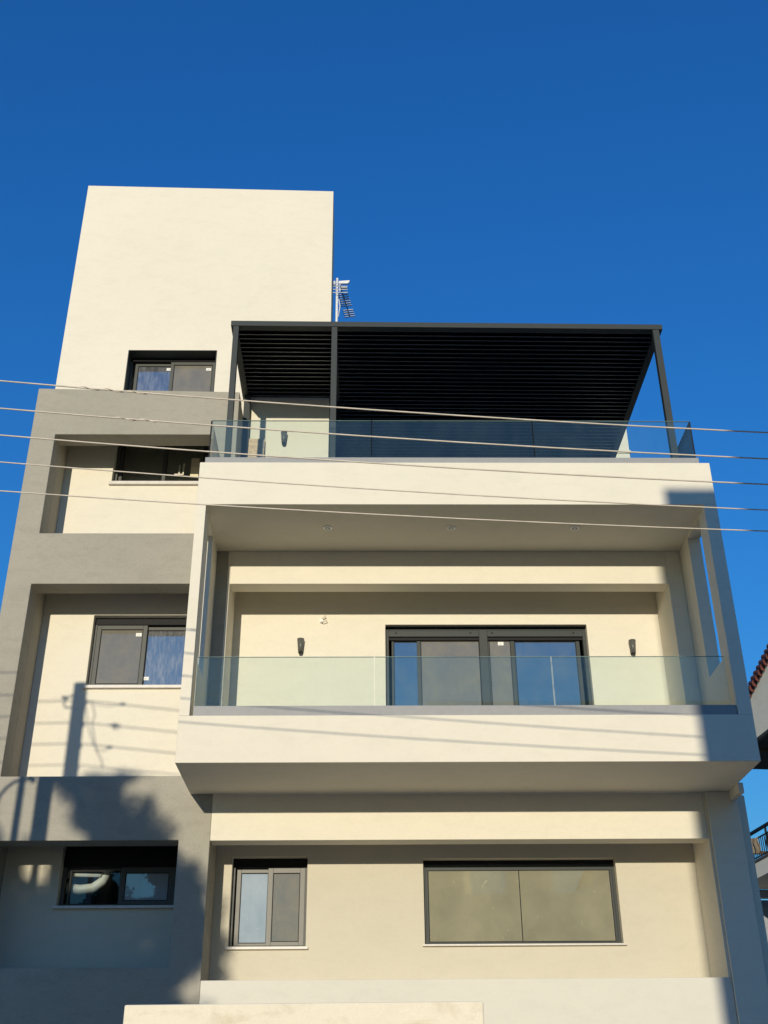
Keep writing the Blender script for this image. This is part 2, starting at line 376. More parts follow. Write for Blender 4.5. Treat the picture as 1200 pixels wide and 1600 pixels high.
# ---- windows
def rect_frame(mb, x0, x1, z0, z1, y0, y1, w, wb=None):
    wb = w if wb is None else wb
    mb.box(x0, x0 + w, y0, y1, z0, z1).box(x1 - w, x1, y0, y1, z0, z1)
    mb.box(x0 + w, x1 - w, y0, y1, z1 - w, z1).box(x0 + w, x1 - w, y0, y1, z0, z0 + wb)
    return mb
def window(rect, depth, mat, sashes, sill=None, fw=0.045, name='window', head=0.0, extra=None, smat=None):
    HB = head
    """sashes: (f0, f1, y offset, stile, material, kind, [stickers])"""
    x0, x1, z0, z1 = rect; y = C + depth
    g = 0.002
    m = rect_frame(MB(), x0 + g, x1 - g, z0 + g, z1 - g, y, y + 0.10, fw)
    w = part(m, name, mat, 0.004)
    if head: part(MB().box(x0 + g, x1 - g, y - 0.004, y + 0.096, z1 - fw - head, z1 - g), 'shaded_head', BLACK, 0.003, w)  # black strip stands in for the shade at the window head
    ix0, ix1, iz0, iz1 = x0 + fw, x1 - fw, z0 + fw * 0.6, z1 - fw - head
    for f0, f1, dy, stile, pm, kind, stick in sashes:
        a, b = ix0 + (ix1 - ix0) * f0, ix0 + (ix1 - ix0) * f1
        ya = y + dy
        sm = rect_frame(MB(), a, b, iz0 + 0.002, iz1 - 0.002, ya, ya + 0.035, stile, stile * 0.9)
        part(sm, 'sash', smat or mat, 0.003, w)
        part(rect_frame(MB(), a + stile, b - stile, iz0 + stile * 0.9 + 0.002, iz1 - stile - 0.002, ya + 0.004, ya + 0.0138, 0.008), 'gasket', BLACK, 0, w)
        pm_ = MB().box(a + stile - 0.004, b - stile + 0.004, ya + 0.014, ya + 0.022, iz0 + stile - 0.008, iz1 - stile + 0.004)
        part(pm_, kind, pm, 0, w)
        for (sx, sz) in stick:
            cx = a + stile + (b - a - 2 * stile) * sx; cz = iz0 + stile + (iz1 - iz0 - 2 * stile) * sz
            part(MB().box(cx - 0.038, cx + 0.038, ya + 0.0105, ya + 0.0125, cz - 0.024, cz + 0.024), 'sticker', STICK, 0, w)
            part(MB().box(cx - 0.020, cx + 0.014, ya + 0.0085, ya + 0.0095, cz - 0.008, cz - 0.002), 'sticker_print', STICKP, 0, w)
    if sill:
        part(MB().box(x0 - 0.03, x1 + 0.03, C - 0.045, C + depth, z0 - sill, z0 + 0.001), 'sill', MARBLE, 0.004, w)
    if extra: extra(w, ix0, ix1, iz0, iz1, y)
    return w
# tower window, lined with dark metal
def lining(w, ix0, ix1, iz0, iz1, y):
    x0, x1, z0, z1 = WT
    part(MB().box(x0 + 0.001, x0 + 0.012, C - 0.004, y, z0, z1 - 0.001).box(x1 - 0.012, x1 - 0.001, C - 0.004, y, z0, z1 - 0.001)
         .box(x0 + 0.012, x1 - 0.012, C - 0.004, y, z1 - 0.012, z1 - 0.001), 'reveal_lining', ANTH, 0, w)
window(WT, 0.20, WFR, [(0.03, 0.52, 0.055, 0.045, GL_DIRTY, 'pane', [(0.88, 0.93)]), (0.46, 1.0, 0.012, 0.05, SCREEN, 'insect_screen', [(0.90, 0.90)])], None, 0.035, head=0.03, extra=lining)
def w2_extra(w, ix0, ix1, iz0, iz1, y):
    for fx, z, l in ((0.70, 10.06, 0.17), (0.745, 10.06, 0.20)):
        x = ix0 + (ix1 - ix0) * fx
        part(MB().bar((x, y - 0.03, z), (x, y - 0.03, z + l), 0.020, 0.020, (0, 1, 0)).bar((x, y - 0.03, z + 0.01), (x - 0.07, y - 0.03, z + 0.012), 0.018, 0.02), 'handle', BRASS, 0.003, w)
    xa = ix0 + (ix1 - ix0) * 0.82
    part(MB().box(xa, xa + 0.12, y + 0.004, y + 0.010, 10.05, 10.37), 'added_inner_door_piece', DOORY, 0.002, w)  # pale piece added in the frame plane for the sunlit door inside
    part(MB().bar((xa + 0.02, y - 0.01, 10.21), (xa + 0.10, y - 0.01, 10.21), 0.02, 0.018), 'handle', BRASS, 0.003, w)  # handle of the added inner door piece
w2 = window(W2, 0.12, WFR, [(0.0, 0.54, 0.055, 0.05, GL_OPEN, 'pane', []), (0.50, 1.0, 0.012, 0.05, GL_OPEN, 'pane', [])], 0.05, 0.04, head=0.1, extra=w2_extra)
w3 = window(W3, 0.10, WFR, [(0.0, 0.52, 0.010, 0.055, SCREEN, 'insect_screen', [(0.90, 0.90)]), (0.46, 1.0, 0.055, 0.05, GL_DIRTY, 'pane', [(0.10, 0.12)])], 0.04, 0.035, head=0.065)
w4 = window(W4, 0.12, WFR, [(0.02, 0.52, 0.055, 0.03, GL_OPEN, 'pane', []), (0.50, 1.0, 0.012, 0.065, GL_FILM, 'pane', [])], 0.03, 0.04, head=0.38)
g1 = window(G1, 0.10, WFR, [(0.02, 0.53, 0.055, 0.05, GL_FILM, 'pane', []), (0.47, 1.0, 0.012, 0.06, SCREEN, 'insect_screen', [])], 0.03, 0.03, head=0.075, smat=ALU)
def g2_extra(w, ix0, ix1, iz0, iz1, y):
    xm = ix0 + (ix1 - ix0) * 0.50
    part(MB().box(xm - 0.006, xm + 0.006, y + 0.018, y + 0.03, iz0 + 0.02, iz1 - 0.03), 'seam', BLACK, 0, w)
    part(MB().box(ix0 + 0.0, ix1 - 0.0, y + 0.006, y + 0.03, iz1 - 0.075, iz1 - 0.002), 'top_rail', ANTH, 0.003, w)
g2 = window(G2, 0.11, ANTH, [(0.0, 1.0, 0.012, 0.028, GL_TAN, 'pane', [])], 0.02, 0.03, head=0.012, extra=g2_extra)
def door_extra(w, ix0, ix1, iz0, iz1, y):
    xm = DR[0] + (DR[1] - DR[0]) * 0.487
    part(MB().box(xm - 0.055, xm + 0.055, y - 0.004, y + 0.09, iz0, iz1 + 0.01), 'mullion', ANTH, 0.004, w)
    part(MB().box(ix0, xm - 0.056, y + 0.002, y + 0.05, iz1 - 0.085, iz1 - 0.001).box(xm + 0.056, ix1, y + 0.002, y + 0.05, iz1 - 0.085, iz1 - 0.001), 'top_rail', ANTH, 0.003, w)
    part(MB().box(ix0, ix1, y + 0.03, y + 0.055, iz1 - 0.125, iz1 - 0.0855), 'shade_strip', BLACK, 0, w)  # black strip in place of the shade below the top rail
    part(MB().box(DR[0] + 0.002, DR[1] - 0.002, C + 0.03, y - 0.002, DR[3] - 0.016, DR[3] - 0.002), 'shade_strip', BLACK, 0, w)  # black strip in place of the shade at the top of the reveal
    for x in (ix0 + 0.10, xm - 0.17, xm + 0.12, ix1 - 0.12):
        part(MB().tube([(x, y - 0.004, iz1 - 0.035), (x, y + 0.003, iz1 - 0.035)], 0.012, 10), 'bolt_hole', BLACK, 0, w)
dr = window(DR, 0.10, ANTH, [
    (0.015, 0.16, 0.062, 0.03, GL_BLUE, 'pane', []), (0.145, 0.485, 0.055, 0.05, SCREEN, 'insect_screen', []),
    (0.50, 0.645, 0.055, 0.045, SCREEN, 'insect_screen', [(0.55, 0.93)]), (0.63, 0.985, 0.062, 0.05, GL_BLUE, 'pane', [])],
    None, 0.045, 'sliding_door', extra=door_extra)

# ------------------------------------------------------------------ glass railings
def railing(label, x0, x1, z0, z1, zc, joints, y, sides, chan_x, jm):
    t_ = thing('glass_railing', label, 'railing', ((x0 + x1) / 2, y, zc), 'frameless glass railings on the block')
    off = -Vector(t_.location)
    def add(mb, name, mat, bev=0.0):
        o = mb.build(name, mat, t_, bev); o.location = off; return o
    xs = [x0] + joints + [x1]
    for a, b in zip(xs, xs[1:]):
        add(MB().box(a + 0.006, b - 0.006, y, y + 0.017, z0, z1 - 0.003), 'glass_panel', GL_RAIL)
        add(MB().box(a + 0.006, b - 0.006, y - 0.0005, y + 0.0175, z1 - 0.003, z1), 'panel_edge', GL_EDGE)
        add(MB().box(a + 0.0035, a + 0.006, y, y + 0.017, z0, z1), 'panel_edge', jm); add(MB().box(b - 0.006, b - 0.0035, y, y + 0.017, z0, z1), 'panel_edge', jm)
    for xs_ in sides:
        add(MB().box(xs_ - 0.0085, xs_ + 0.0085, y + 0.022, F - 0.01, z0, z1 - 0.003), 'glass_panel', GL_RAIL)
        add(MB().box(xs_ - 0.009, xs_ + 0.009, y + 0.022, F - 0.01, z1 - 0.003, z1).box(xs_ - 0.009, xs_ + 0.009, y + 0.018, y + 0.022, z0, z1), 'panel_edge', BLACK)
    ch = MB().box(chan_x[0], chan_x[1], y - 0.035, y - 0.001, zc, z0 + 0.0).box(chan_x[0], chan_x[1], y + 0.018, y + 0.05, zc, z0 + 0.0).box(chan_x[0], chan_x[1], y - 0.001, y + 0.018, zc, zc + 0.03)
    add(ch, 'base_channel', CHAN, 0.003)
    return t_
railing('frameless glass railing along the open terrace above the balcony', -1.955, 4.16, 9.10, 9.675, 9.021, [0.08, 2.13], 0.045, [-1.955, 4.16], (-1.99, 4.18), BLACK)
railing('frameless glass railing inside the framed middle balcony', -1.905, 4.105, 5.865, 6.46, 5.746, [0.105, 2.12], 0.06, [], (-1.90, 4.14), GL_LIGHT)

# ------------------------------------------------------------------ pergola
PZ0, PFY, PBY = 11.295, 0.18, 4.6
PG = thing('pergola', 'dark anthracite pergola with louvred roof on the top terrace', 'pergola', (1.1, 2.0, 8.76))
goff = -Vector(PG.location)
def pz(x): return -0.007 * (x - 1.1)
def pg(mb, name, mat, bev=0.003):
    o = mb.build(name, mat, PG, bev); o.location = goff; return o
def pbox(x0, x1, y0, y1, z0, z1):
    m = MB().box(x0, x1, y0, y1, z0, z1); m.v = [(x, y, z + pz(x)) for x, y, z in m.v]; return m
for xa, xb, ya in ((-1.785, -1.71, PFY + 0.005), (-0.455, -0.378, PFY + 0.005), (3.91, 3.995, PFY + 0.005)):
    pg(MB().box(xa, xb, ya, ya + 0.085, 8.77, PZ0 + pz(xa) - 0.012), 'post', ANTH)
pg(MB().box(-1.79, -1.70, C - 0.125, C - 0.03, 8.77, PZ0 + pz(-1.75) - 0.012), 'post', ANTH)
pg(pbox(-1.82, 4.045, PFY, PFY + 0.10, PZ0 - 0.008, PZ0 + 0.074), 'front_beam', ANTH)
pg(pbox(-0.47, 4.045, PBY - 0.10, PBY, PZ0 - 0.008, PZ0 + 0.074), 'rear_beam', ANTH)
pg(pbox(-1.82, -1.735, PFY + 0.101, C - 0.006, PZ0 - 0.008, PZ0 + 0.074), 'side_beam', ANTH)
pg(pbox(3.955, 4.045, PFY + 0.101, PBY - 0.101, PZ0 - 0.008, PZ0 + 0.074), 'side_beam', ANTH)
pg(pbox(-0.455, -0.385, PFY + 0.101, C - 0.006, PZ0 - 0.008, PZ0 + 0.085), 'middle_beam', ANTH)
pg(pbox(-0.532, -0.385, C - 0.005, PBY - 0.101, PZ0 - 0.006, PZ0 + 0.085), 'middle_beam', BLACK)
def slat_mesh(x0, x1):
    # folded louvre: flat blade with a small down-turned lip at the front
    prof = [(-0.047, -0.004), (-0.047, -0.019), (-0.0425, -0.019), (-0.039, -0.002), (0.047, 0.016), (0.047, 0.024), (-0.03, 0.008)]
    n = len(prof); vs = [(x, y, z + pz(x)) for x in (x0, x1) for y, z in prof]
    fs = [(i, (i + 1) % n, n + (i + 1) % n, n + i) for i in range(n)] + [tuple(range(n - 1, -1, -1)), tuple(range(n, 2 * n))]
    me = MB().add(vs, fs).mesh('slat', [SLATM, LIP_GLINT])
    for q in (1, 2): me.polygons[q].material_index = 1
    return me
mesh_l, mesh_r = slat_mesh(-1.738, -0.452), slat_mesh(-0.389, 3.958)
k = 0
y = PFY + 0.155
while y < PBY - 0.15:
    for me, lim in ((mesh_l, C - 0.06), (mesh_r, 99)):
        if y > lim: continue
        o = D.objects.new('slat', me); COL.objects.link(o); o.parent = PG
        o.location = Vector((0, y, PZ0 + 0.022)) + goff
        o.rotation_euler = (math.radians(random.gauss(0, 1.2)), 0, 0)
    y += 0.097; k += 1
# cover sheet that closes the louvres from above
pg(pbox(-1.738, 3.958, PFY + 0.102, C - 0.02, PZ0 + 0.062, PZ0 + 0.075), 'roof_sheet', SLATM, 0)
pg(pbox(-0.389, 3.958, C - 0.0195, PBY - 0.102, PZ0 + 0.062, PZ0 + 0.075), 'roof_sheet', SLATM, 0)

# ------------------------------------------------------------------ lamps, downlights, cable stub
def lamp_parts(root):
    m = MB().tube([(0, -0.055, 0.10), (0, -0.055, -0.085)], [0.048, 0.030], 16)
    m.build('lamp_shade', LAMPM, root)
    MB().box(-0.03, 0.03, -0.03, -0.001, -0.085, 0.09).build('back_plate', ANTH, root, 0.003)
    MB().tube([(0, -0.055, -0.08), (0, -0.055, -0.105)], [0.026, 0.022], 14).build('lens_ring', SLATM, root)
LG = 'conical wall lamps'
l1 = thing('wall_lamp', 'dark conical wall lamp on cream wall left of the sliding door', 'wall lamp', (-0.85, C, 7.35), LG); lamp_parts(l1)
l2 = copy_tree(l1); l2.location = (3.54, C, 7.325); l2['label'] = 'dark conical wall lamp on cream wall right of the sliding door'
l3 = copy_tree(l1); l3.location = (-1.185, C, 10.605); l3['label'] = 'dark conical wall lamp under the pergola on the terrace wall'
d1 = thing('downlight', 'round recessed spotlight in the balcony ceiling, left one above the wall lamp', 'spotlight', (-0.474, 0.60, CEIL), 'spotlights in the balcony ceiling')
ring = MB(); n = 24
for r0, r1, z0, z1 in ((0.030, 0.036, -0.004, -0.012), (0.036, 0.056, -0.012, -0.010), (0.056, 0.060, -0.010, 0.0)):
    ring.add([(r0 * math.cos(2 * math.pi * i / n), r0 * math.sin(2 * math.pi * i / n), z0) for i in range(n)] +
             [(r1 * math.cos(2 * math.pi * i / n), r1 * math.sin(2 * math.pi * i / n), z1) for i in range(n)],
             [(i, n + i, n + (i + 1) % n, (i + 1) % n) for i in range(n)])
ring.build('trim_ring', RINGW, d1)
MB().tube([(0, 0, -0.001), (0, 0, -0.006)], 0.030, 16).build('lens', WFR, d1)
MB().tube([(0, 0, -0.006), (0, 0, -0.012)], 0.017, 14).build('bulb', RINGW, d1)
for x, lb in ((1.089, 'round recessed spotlight in the middle of the balcony ceiling'), (2.657, 'round recessed spotlight at the right end of the balcony ceiling')):
    q = copy_tree(d1); q.location.x = x; q['label'] = lb
cs = thing('cable_stub', 'short coil of bare cable hanging from the wall above the left balcony lamp', 'cable', (-0.575, C, 7.74))
MB().tube([(0, 0, 0), (0.0, -0.03, 0.01), (0.03, -0.05, 0.03), (0.05, -0.05, 0.05)], 0.008, 6).tube([(0, 0, -0.01), (-0.02, -0.03, -0.02), (0.01, -0.05, -0.045), (0.06, -0.05, -0.03), (0.06, -0.04, -0.01)], 0.006, 6).build('cable', WIREM, cs)
MB().tube([(-0.01, 0, -0.015), (-0.01, -0.035, -0.015)], 0.026, 12).build('conduit_end', WHITEP, cs)

# ------------------------------------------------------------------ terrace bits
sl = tag(MB().add([(-1.69, C - 0.20, 8.78), (-1.46, C - 0.20, 8.78), (-1.46, C - 0.07, 10.585), (-1.69, C - 0.07, 10.585),
                   (-1.69, C - 0.17, 8.78), (-1.46, C - 0.17, 8.78), (-1.46, C - 0.04, 10.585), (-1.69, C - 0.04, 10.585)],
                  [(0, 1, 2, 3), (7, 6, 5, 4), (0, 4, 5, 1), (1, 5, 6, 2), (2, 6, 7, 3), (3, 7, 4, 0)]).build('stone_slab', STONE, None, 0.003),
         'tan stone slab leaning on the terrace wall behind the glass railing', 'slab')
br = thing('broom', 'thin pale broom handle leaning beside the tan slab on the terrace', 'broom', (-1.52, 1.62, 8.78))
MB().tube([(0, 0, 0.10), (0.04, 0.26, 1.78)], 0.011, 8).build('handle', WHITEP, br)
MB().box(-0.14, 0.14, -0.03, 0.03, 0.0, 0.10).build('brush_head', BLACK, br, 0.01)

# ------------------------------------------------------------------ antenna
AN = thing('television_antenna', 'silver television aerial on a thin mast bracketed to the right side of the tower', 'antenna', (-0.453, 2.15, 7.765))
AN.scale = (0.852, 0.852, 0.852)
MB().tube([(0, 0, 5.45), (0, 0, 7.13)], 0.024, 10).build('mast', GALVL, AN)
for z in (5.52, 5.88): MB().box(-0.095, 0.03, -0.03, 0.03, z, z + 0.03).build('bracket', GALV, AN)
MB().tube([(0.03, -0.01, 6.2), (0.06, -0.02, 6.45), (0.035, -0.01, 6.62)], 0.009, 6).build('cable', WHITEP, AN)
boom_a, boom_b = Vector((0.08, 0.0, 6.86)), Vector((0.235, 0.80, 6.86))
MB().bar(boom_a + Vector((-0.02, -0.1, 0)), boom_b, 0.016, 0.022).build('boom', SLATM, AN)
el = MB().bar((-0.105, 0, 0), (0.105, 0, 0), 0.024, 0.012).mesh('director', GALV)
for k in range(12):
    if k == 7: continue
    p = boom_a.lerp(boom_b, 0.08 + k * 0.081)
    o = D.objects.new('director', el); COL.objects.link(o); o.parent = AN; o.location = p + Vector((0, 0, -0.016)); o.rotation_euler = (0, 0, -0.18)
MB().add([(0.03, -0.02, 6.99), (0.22, -0.02, 7.01), (0.24, -0.02, 7.08), (0.03, -0.02, 7.06), (0.03, 0.03, 6.99), (0.22, 0.03, 7.01), (0.24, 0.03, 7.08), (0.03, 0.03, 7.06)],
         [(3, 2, 1, 0), (4, 5, 6, 7), (0, 1, 5, 4), (1, 2, 6, 5), (2, 3, 7, 6), (3, 0, 4, 7)]).build('amplifier_box', WHITEP, AN, 0.01)
MB().bar((0.055, -0.08, 6.74), (0.055, -0.08, 6.96), 0.016, 0.016, (0, 1, 0)).build('reflector_bar', GALV, AN)
re = MB().bar((-0.10, -0.08, 0), (0.20, -0.08, 0), 0.012, 0.012).mesh('reflector_rod', GALV)
for k in range(4):
    o = D.objects.new('reflector_rod', re); COL.objects.link(o); o.parent = AN; o.location = (0, 0, 6.72 + k * 0.075)
MB().box(-0.09, -0.035, -0.02, 0.04, 6.97, 7.06).build('clamp', GALV, AN, 0.004)
MB().box(0.07, 0.19, -0.05, 0.0, 6.86, 6.90).build('dipole_box', WHITEP, AN, 0.01)

# ------------------------------------------------------------------ overhead wires, pole, street lamp
WP = [((-3.224, -3.79, 7.517), (0.163, -3.82, 7.188), (3.468, -3.87, 6.933)),
      ((-3.178, -3.79, 7.224), (0.161, -3.82, 6.910), (3.422, -3.87, 6.667)),
      ((-3.134, -3.79, 6.946), (0.159, -3.82, 6.645), (3.378, -3.87, 6.415)),
      ((-3.091, -3.79, 6.675), (0.157, -3.82, 6.388), (3.335, -3.87, 6.168)),
      ((-3.047, -3.79, 6.392), (0.155, -3.82, 6.149), (3.300, -3.87, 5.970))]
names = ['highest', 'second highest', 'middle', 'second lowest', 'lowest']
for i, (a, b, c) in enumerate(WP):
    # parabola through the three points, extended to the pole and to the next span
    def quad(j, x):
        (x0, x1, x2) = (a[0], b[0], c[0]); (v0, v1, v2) = (a[j], b[j], c[j])
        return v0 * (x - x1) * (x - x2) / ((x0 - x1) * (x0 - x2)) + v1 * (x - x0) * (x - x2) / ((x1 - x0) * (x1 - x2)) + v2 * (x - x0) * (x - x1) / ((x2 - x0) * (x2 - x1))
    pts = [(-34 + 0.0, -4.1, quad(2, -4.4) + 0.25), (-22, -3.95, quad(2, -4.4) - 0.15), (-12, -3.85, quad(2, -4.4) - 0.12)]
    pts += [(x, quad(1, x), quad(2, x)) for x in (-4.42, -3.2, -2.4, -1.6, -0.8, 0, 0.8, 1.6, 2.4, 3.2, 4.2, 6.0, 8.0, 10.0)]
    z8, z10 = quad(2, 8), quad(2, 10)
    pts += [(20, -4.0, z10 + 0.4), (30, -4.1, z10 + 1.6)]
    w = thing('power_line', '%s of the five overhead wires crossing the facade' % names[i], 'wire', (0.16, -3.82, b[2]), 'overhead power wires')
    m = MB().tube([Vector(p) - Vector(w.location) for p in pts], 0.0068 if i < 3 else 0.0056, 8, False)
    m.build('conductor', WIREM, w)
    # a thin binding twist where the wire has been spliced
    if i < 2:
        xs_ = [-2.55 + 0.03 * q for q in range(24)] if i == 0 else [-2.2 + 0.03 * q for q in range(14)]
        tw_ = [(x, quad(1, x) + 0.012 * math.cos(q * 0.9), quad(2, x) + 0.012 * math.sin(q * 0.9)) for q, x in enumerate(xs_)]
        MB().tube([Vector(p) - Vector(w.location) for p in tw_], 0.004, 5).build('binding', WIREM, w)
UP = thing('utility_pole', 'wooden power pole carrying five wires at the pavement edge', 'pole', (-4.49, -3.98, 0))
uo = -Vector(UP.location)
def up(mb, name, mat): o = mb.build(name, mat, UP); o.location = uo; return o
up(MB().tube([(-4.44, -3.98, 0), (-4.515, -3.98, 7.92)], [0.12, 0.088], 14), 'pole_shaft', WOOD)
for i in range(5):
    z = 7.63 - i * 0.287 if i < 4 else 6.49
    z = [7.64, 7.345, 7.065, 6.79, 6.50][i]
    up(MB().tube([(-4.42, -3.9, z), (-4.42, -3.78, z)], 0.035, 10).tube([(-4.42, -3.81, z - 0.035), (-4.42, -3.81, z + 0.035)], 0.03, 10), 'insulator', WHITEP)
for pts, r in (([(-4.335, 7.64), (-4.293, 7.563), (-4.263, 7.452), (-4.285, 7.35), (-4.24, 7.182), (-4.195, 6.999), (-4.117, 6.883), (-4.08, 6.769)], 0.007),
               ([(-4.40, 7.60), (-4.36, 7.45), (-4.33, 7.30), (-4.246, 7.098), (-4.179, 6.999), (-4.10, 6.985), (-4.03, 7.035)], 0.006),
               ([(-4.54, 7.735), (-4.63, 7.70), (-4.68, 7.625), (-4.655, 7.56), (-4.54, 7.555)], 0.013),
               ([(-4.42, 7.65), (-4.2, 7.585), (-4.06, 7.575), (-3.92, 7.602)], 0.005),
               ([(-4.3, 7.35), (-4.1, 7.325), (-3.99, 7.345), (-3.93, 7.33), (-3.92, 7.28), (-3.99, 7.265), (-4.03, 7.31)], 0.007)):
    up(MB().tube([(x, -3.80, z) for x, z in pts], r, 6), 'cable_tail', BLACK)
for x, z in ((-3.921, 7.600), (-3.987, 7.310), (-4.03, 7.033), (-4.68, 7.69)):
    up(MB().tube([(x - 0.03, -3.79, z), (x + 0.03, -3.79, z)], 0.022, 8), 'connector', BLACK)
SL = thing('street_lamp', 'slim steel street lamp with curved arm beside the power pole', 'street lamp', (-4.82, -4.3, 0))
so = -Vector(SL.location)
def sp(mb, name, mat): o = mb.build(name, mat, SL); o.location = so; return o
sp(MB().tube([(-4.81, -4.3, 0), (-4.82, -4.3, 6.62)], [0.06, 0.042], 12), 'lamp_post', GALV)
sp(MB().tube([(-4.722, -4.3, 6.39), (-4.813, -4.3, 6.40), (-4.912, -4.3, 6.36), (-4.992, -4.3, 6.292), (-5.052, -4.3, 6.202), (-5.103, -4.3, 5.963)], 0.02, 8), 'curved_arm', GALV)
sp(MB().tube([(-5.103, -4.3, 6.0), (-5.12, -4.3, 5.86), (-5.12, -4.3, 5.78)], [0.05, 0.12, 0.13], 14), 'lamp_head', GALV)
sp(MB().tube([(-4.74, -4.3, 6.44), (-4.68, -4.3, 6.36)], 0.03, 8).tube([(-4.70, -4.3, 6.36), (-4.66, -4.3, 6.44)], 0.012, 6), 'arm_clamp', GALV)

# ------------------------------------------------------------------ boundary wall in front
bw = tag(MB().add([(-1.852, -2.5, 0), (0.918, -2.5, 0), (0.918, -2.25, 0), (-1.852, -2.25, 0),
                   (-1.852, -2.5, 2.562), (0.918, -2.5, 2.572), (0.918, -2.25, 2.572), (-1.852, -2.25, 2.562)],
                  [(3, 2, 1, 0), (4, 5, 6, 7), (0, 1, 5, 4), (1, 2, 6, 5), (2, 3, 7, 6), (3, 0, 4, 7)]).build('boundary_wall', OLDWALL, None, 0.012),
         'cream rendered wall with damp stains along its top in front of the block', 'wall')

# ------------------------------------------------------------------ duct inside the lowest left window
du = thing('ventilation_duct', 'bent white duct seen through the open lowest left window', 'duct', (-3.3, 2.30, 4.37))
dpts = [(-0.30, -0.05, -0.02), (-0.15, -0.05, -0.04), (0.0, -0.04, -0.02), (0.10, -0.02, 0.06), (0.16, 0.0, 0.2), (0.17, 0.02, 0.75)]
MB().tube(dpts, 0.058, 14).build('pipe', WHITEP, du)
MB().tube([(-0.31, -0.05, -0.02), (-0.27, -0.05, -0.025)], 0.066, 14).build('pipe_collar', WHITEP, du)
MB().tube([(-0.30, -0.08, 0.14), (-0.22, -0.08, 0.135), (0.10, -0.08, 0.12)], [0.05, 0.03, 0.02], 12).build('branch_pipe', WHITEP, du)

# ------------------------------------------------------------------ neighbouring house, far right
K = 12.0
NH = thing('neighbour_house', 'cream house with red tiled verge and iron balcony behind the block', 'house', (K, 22, 0))
NH.rotation_euler.z = math.radians(6)
no = -Vector(NH.location)
def nh(mb, name, mat, bev=0): o = mb.build(name, mat, NH, bev); o.location = no; return o
def prism_x(prof, x0, x1):
    n = len(prof)
    return MB().add([(x0, y, z) for y, z in prof] + [(x1, y, z) for y, z in prof],
                    [tuple(range(n)), tuple(range(2 * n - 1, n - 1, -1))] + [(n + i, n + (i + 1) % n, (i + 1) % n, i) for i in range(n)])
sl_v = (14.65 - 13.87) / (21.37 - 19.13)
def vz(y): return 13.87 + (21.37 - y) * sl_v
YE, YR, ZS = 24.7, 12.0, 12.46
nh(prism_x([(YE, ZS), (YE, vz(YE)), (YR, vz(YR)), (YR - 12, vz(YR) - 12 * sl_v), (YR - 12, ZS)], K, K + 9), 'gable_wall', NCREAM)
nh(MB().box(K + 0.15, K + 9, YR - 12, YE - 0.05, ZS - 0.06, ZS - 0.002).box(K, K + 9, 22.5, 22.7, ZS - 0.16, ZS - 0.061), 'soffit', NDARK)
nh(prism_x([(YE + 0.3, vz(YE + 0.3) + 0.02), (YE + 0.3, vz(YE + 0.3) + 0.1), (YR, vz(YR) + 0.1), (YR, vz(YR) + 0.02)], K - 0.05, K + 9.2), 'roof_plane', TILE)
tp = []
nn = 8
tm = MB()
for xx, rr in ((-0.20, 0.115), (0.25, 0.10)):
    pass
ringv = []
for yy, rr in ((-0.19, 0.125), (0.19, 0.095)):
    for i in range(nn + 1):
        a_ = math.pi * 2 * i / (nn + 1)
        ringv.append((rr * math.cos(a_), yy, rr * math.sin(a_)))
n1 = nn + 1
tmesh = MB().add(ringv, [(i, (i + 1) % n1, n1 + (i + 1) % n1, n1 + i) for i in range(n1)] + [tuple(range(n1 - 1, -1, -1)), tuple(range(n1, 2 * n1))]).mesh('roof_tile', TILE)
ang = math.atan(sl_v)
yy = YE + 0.2
while yy > YR:
    o = D.objects.new('roof_tile', tmesh); COL.objects.link(o); o.parent = NH
    o.location = Vector((K - 0.03, yy, vz(yy) + 0.10)) + no
    o.rotation_euler = (math.pi - ang + math.radians(4), random.gauss(0, 0.05), math.pi + random.gauss(0, 0.03))
    yy -= 0.235
nh(MB().box(K, K + 9, 10.0, YE + 0.1, 8.58, 9.03), 'balcony_slab', NCREAM)
nh(MB().box(K - 0.04, K + 9, 10.0, YE + 0.14, 9.031, 9.09), 'slab_edge', NDARK)
nh(MB().box(K - 0.0, K + 9, 24.831, 25.1, 8.34, 8.579).box(K - 0.0, K + 9, 25.3, 25.5, 0, 8.34), 'lower_wall', NGREY)
nh(MB().box(K + 0.05, K + 0.25, 24.85, 25.05, 0, 8.339), 'lower_column', NGREY)
nh(MB().box(K + 5.0, K + 9, 10.0, YE - 0.1, 9.09, ZS - 0.17), 'upper_wall', NCREAM)
nh(MB().box(K + 4.0, K + 9, 10.0, 24.5, 0, 8.579), 'ground_wall', NGREY)
rl = MB()
IR = thing('iron_railing', 'black wrought iron balcony railing of the cream house on the right', 'railing', (K, 22, 9.09))
IR.rotation_euler.z = math.radians(6)
io = -Vector(IR.location)
def ir(mb, name, mat): o = mb.build(name, mat, IR); o.location = io; return o
ir(MB().box(K + 0.05, K + 0.13, 10.2, YE, 9.90, 9.98), 'handrail', BLACK)
ir(MB().box(K + 0.07, K + 0.11, 10.2, YE, 9.70, 9.73).box(K + 0.07, K + 0.11, 10.2, YE, 9.17, 9.20), 'rail', BLACK)
bal = MB().box(K + 0.08, K + 0.10, -0.012, 0.012, 9.17, 9.72).mesh('baluster', BLACK)
q = 0; yb = YE - 0.06
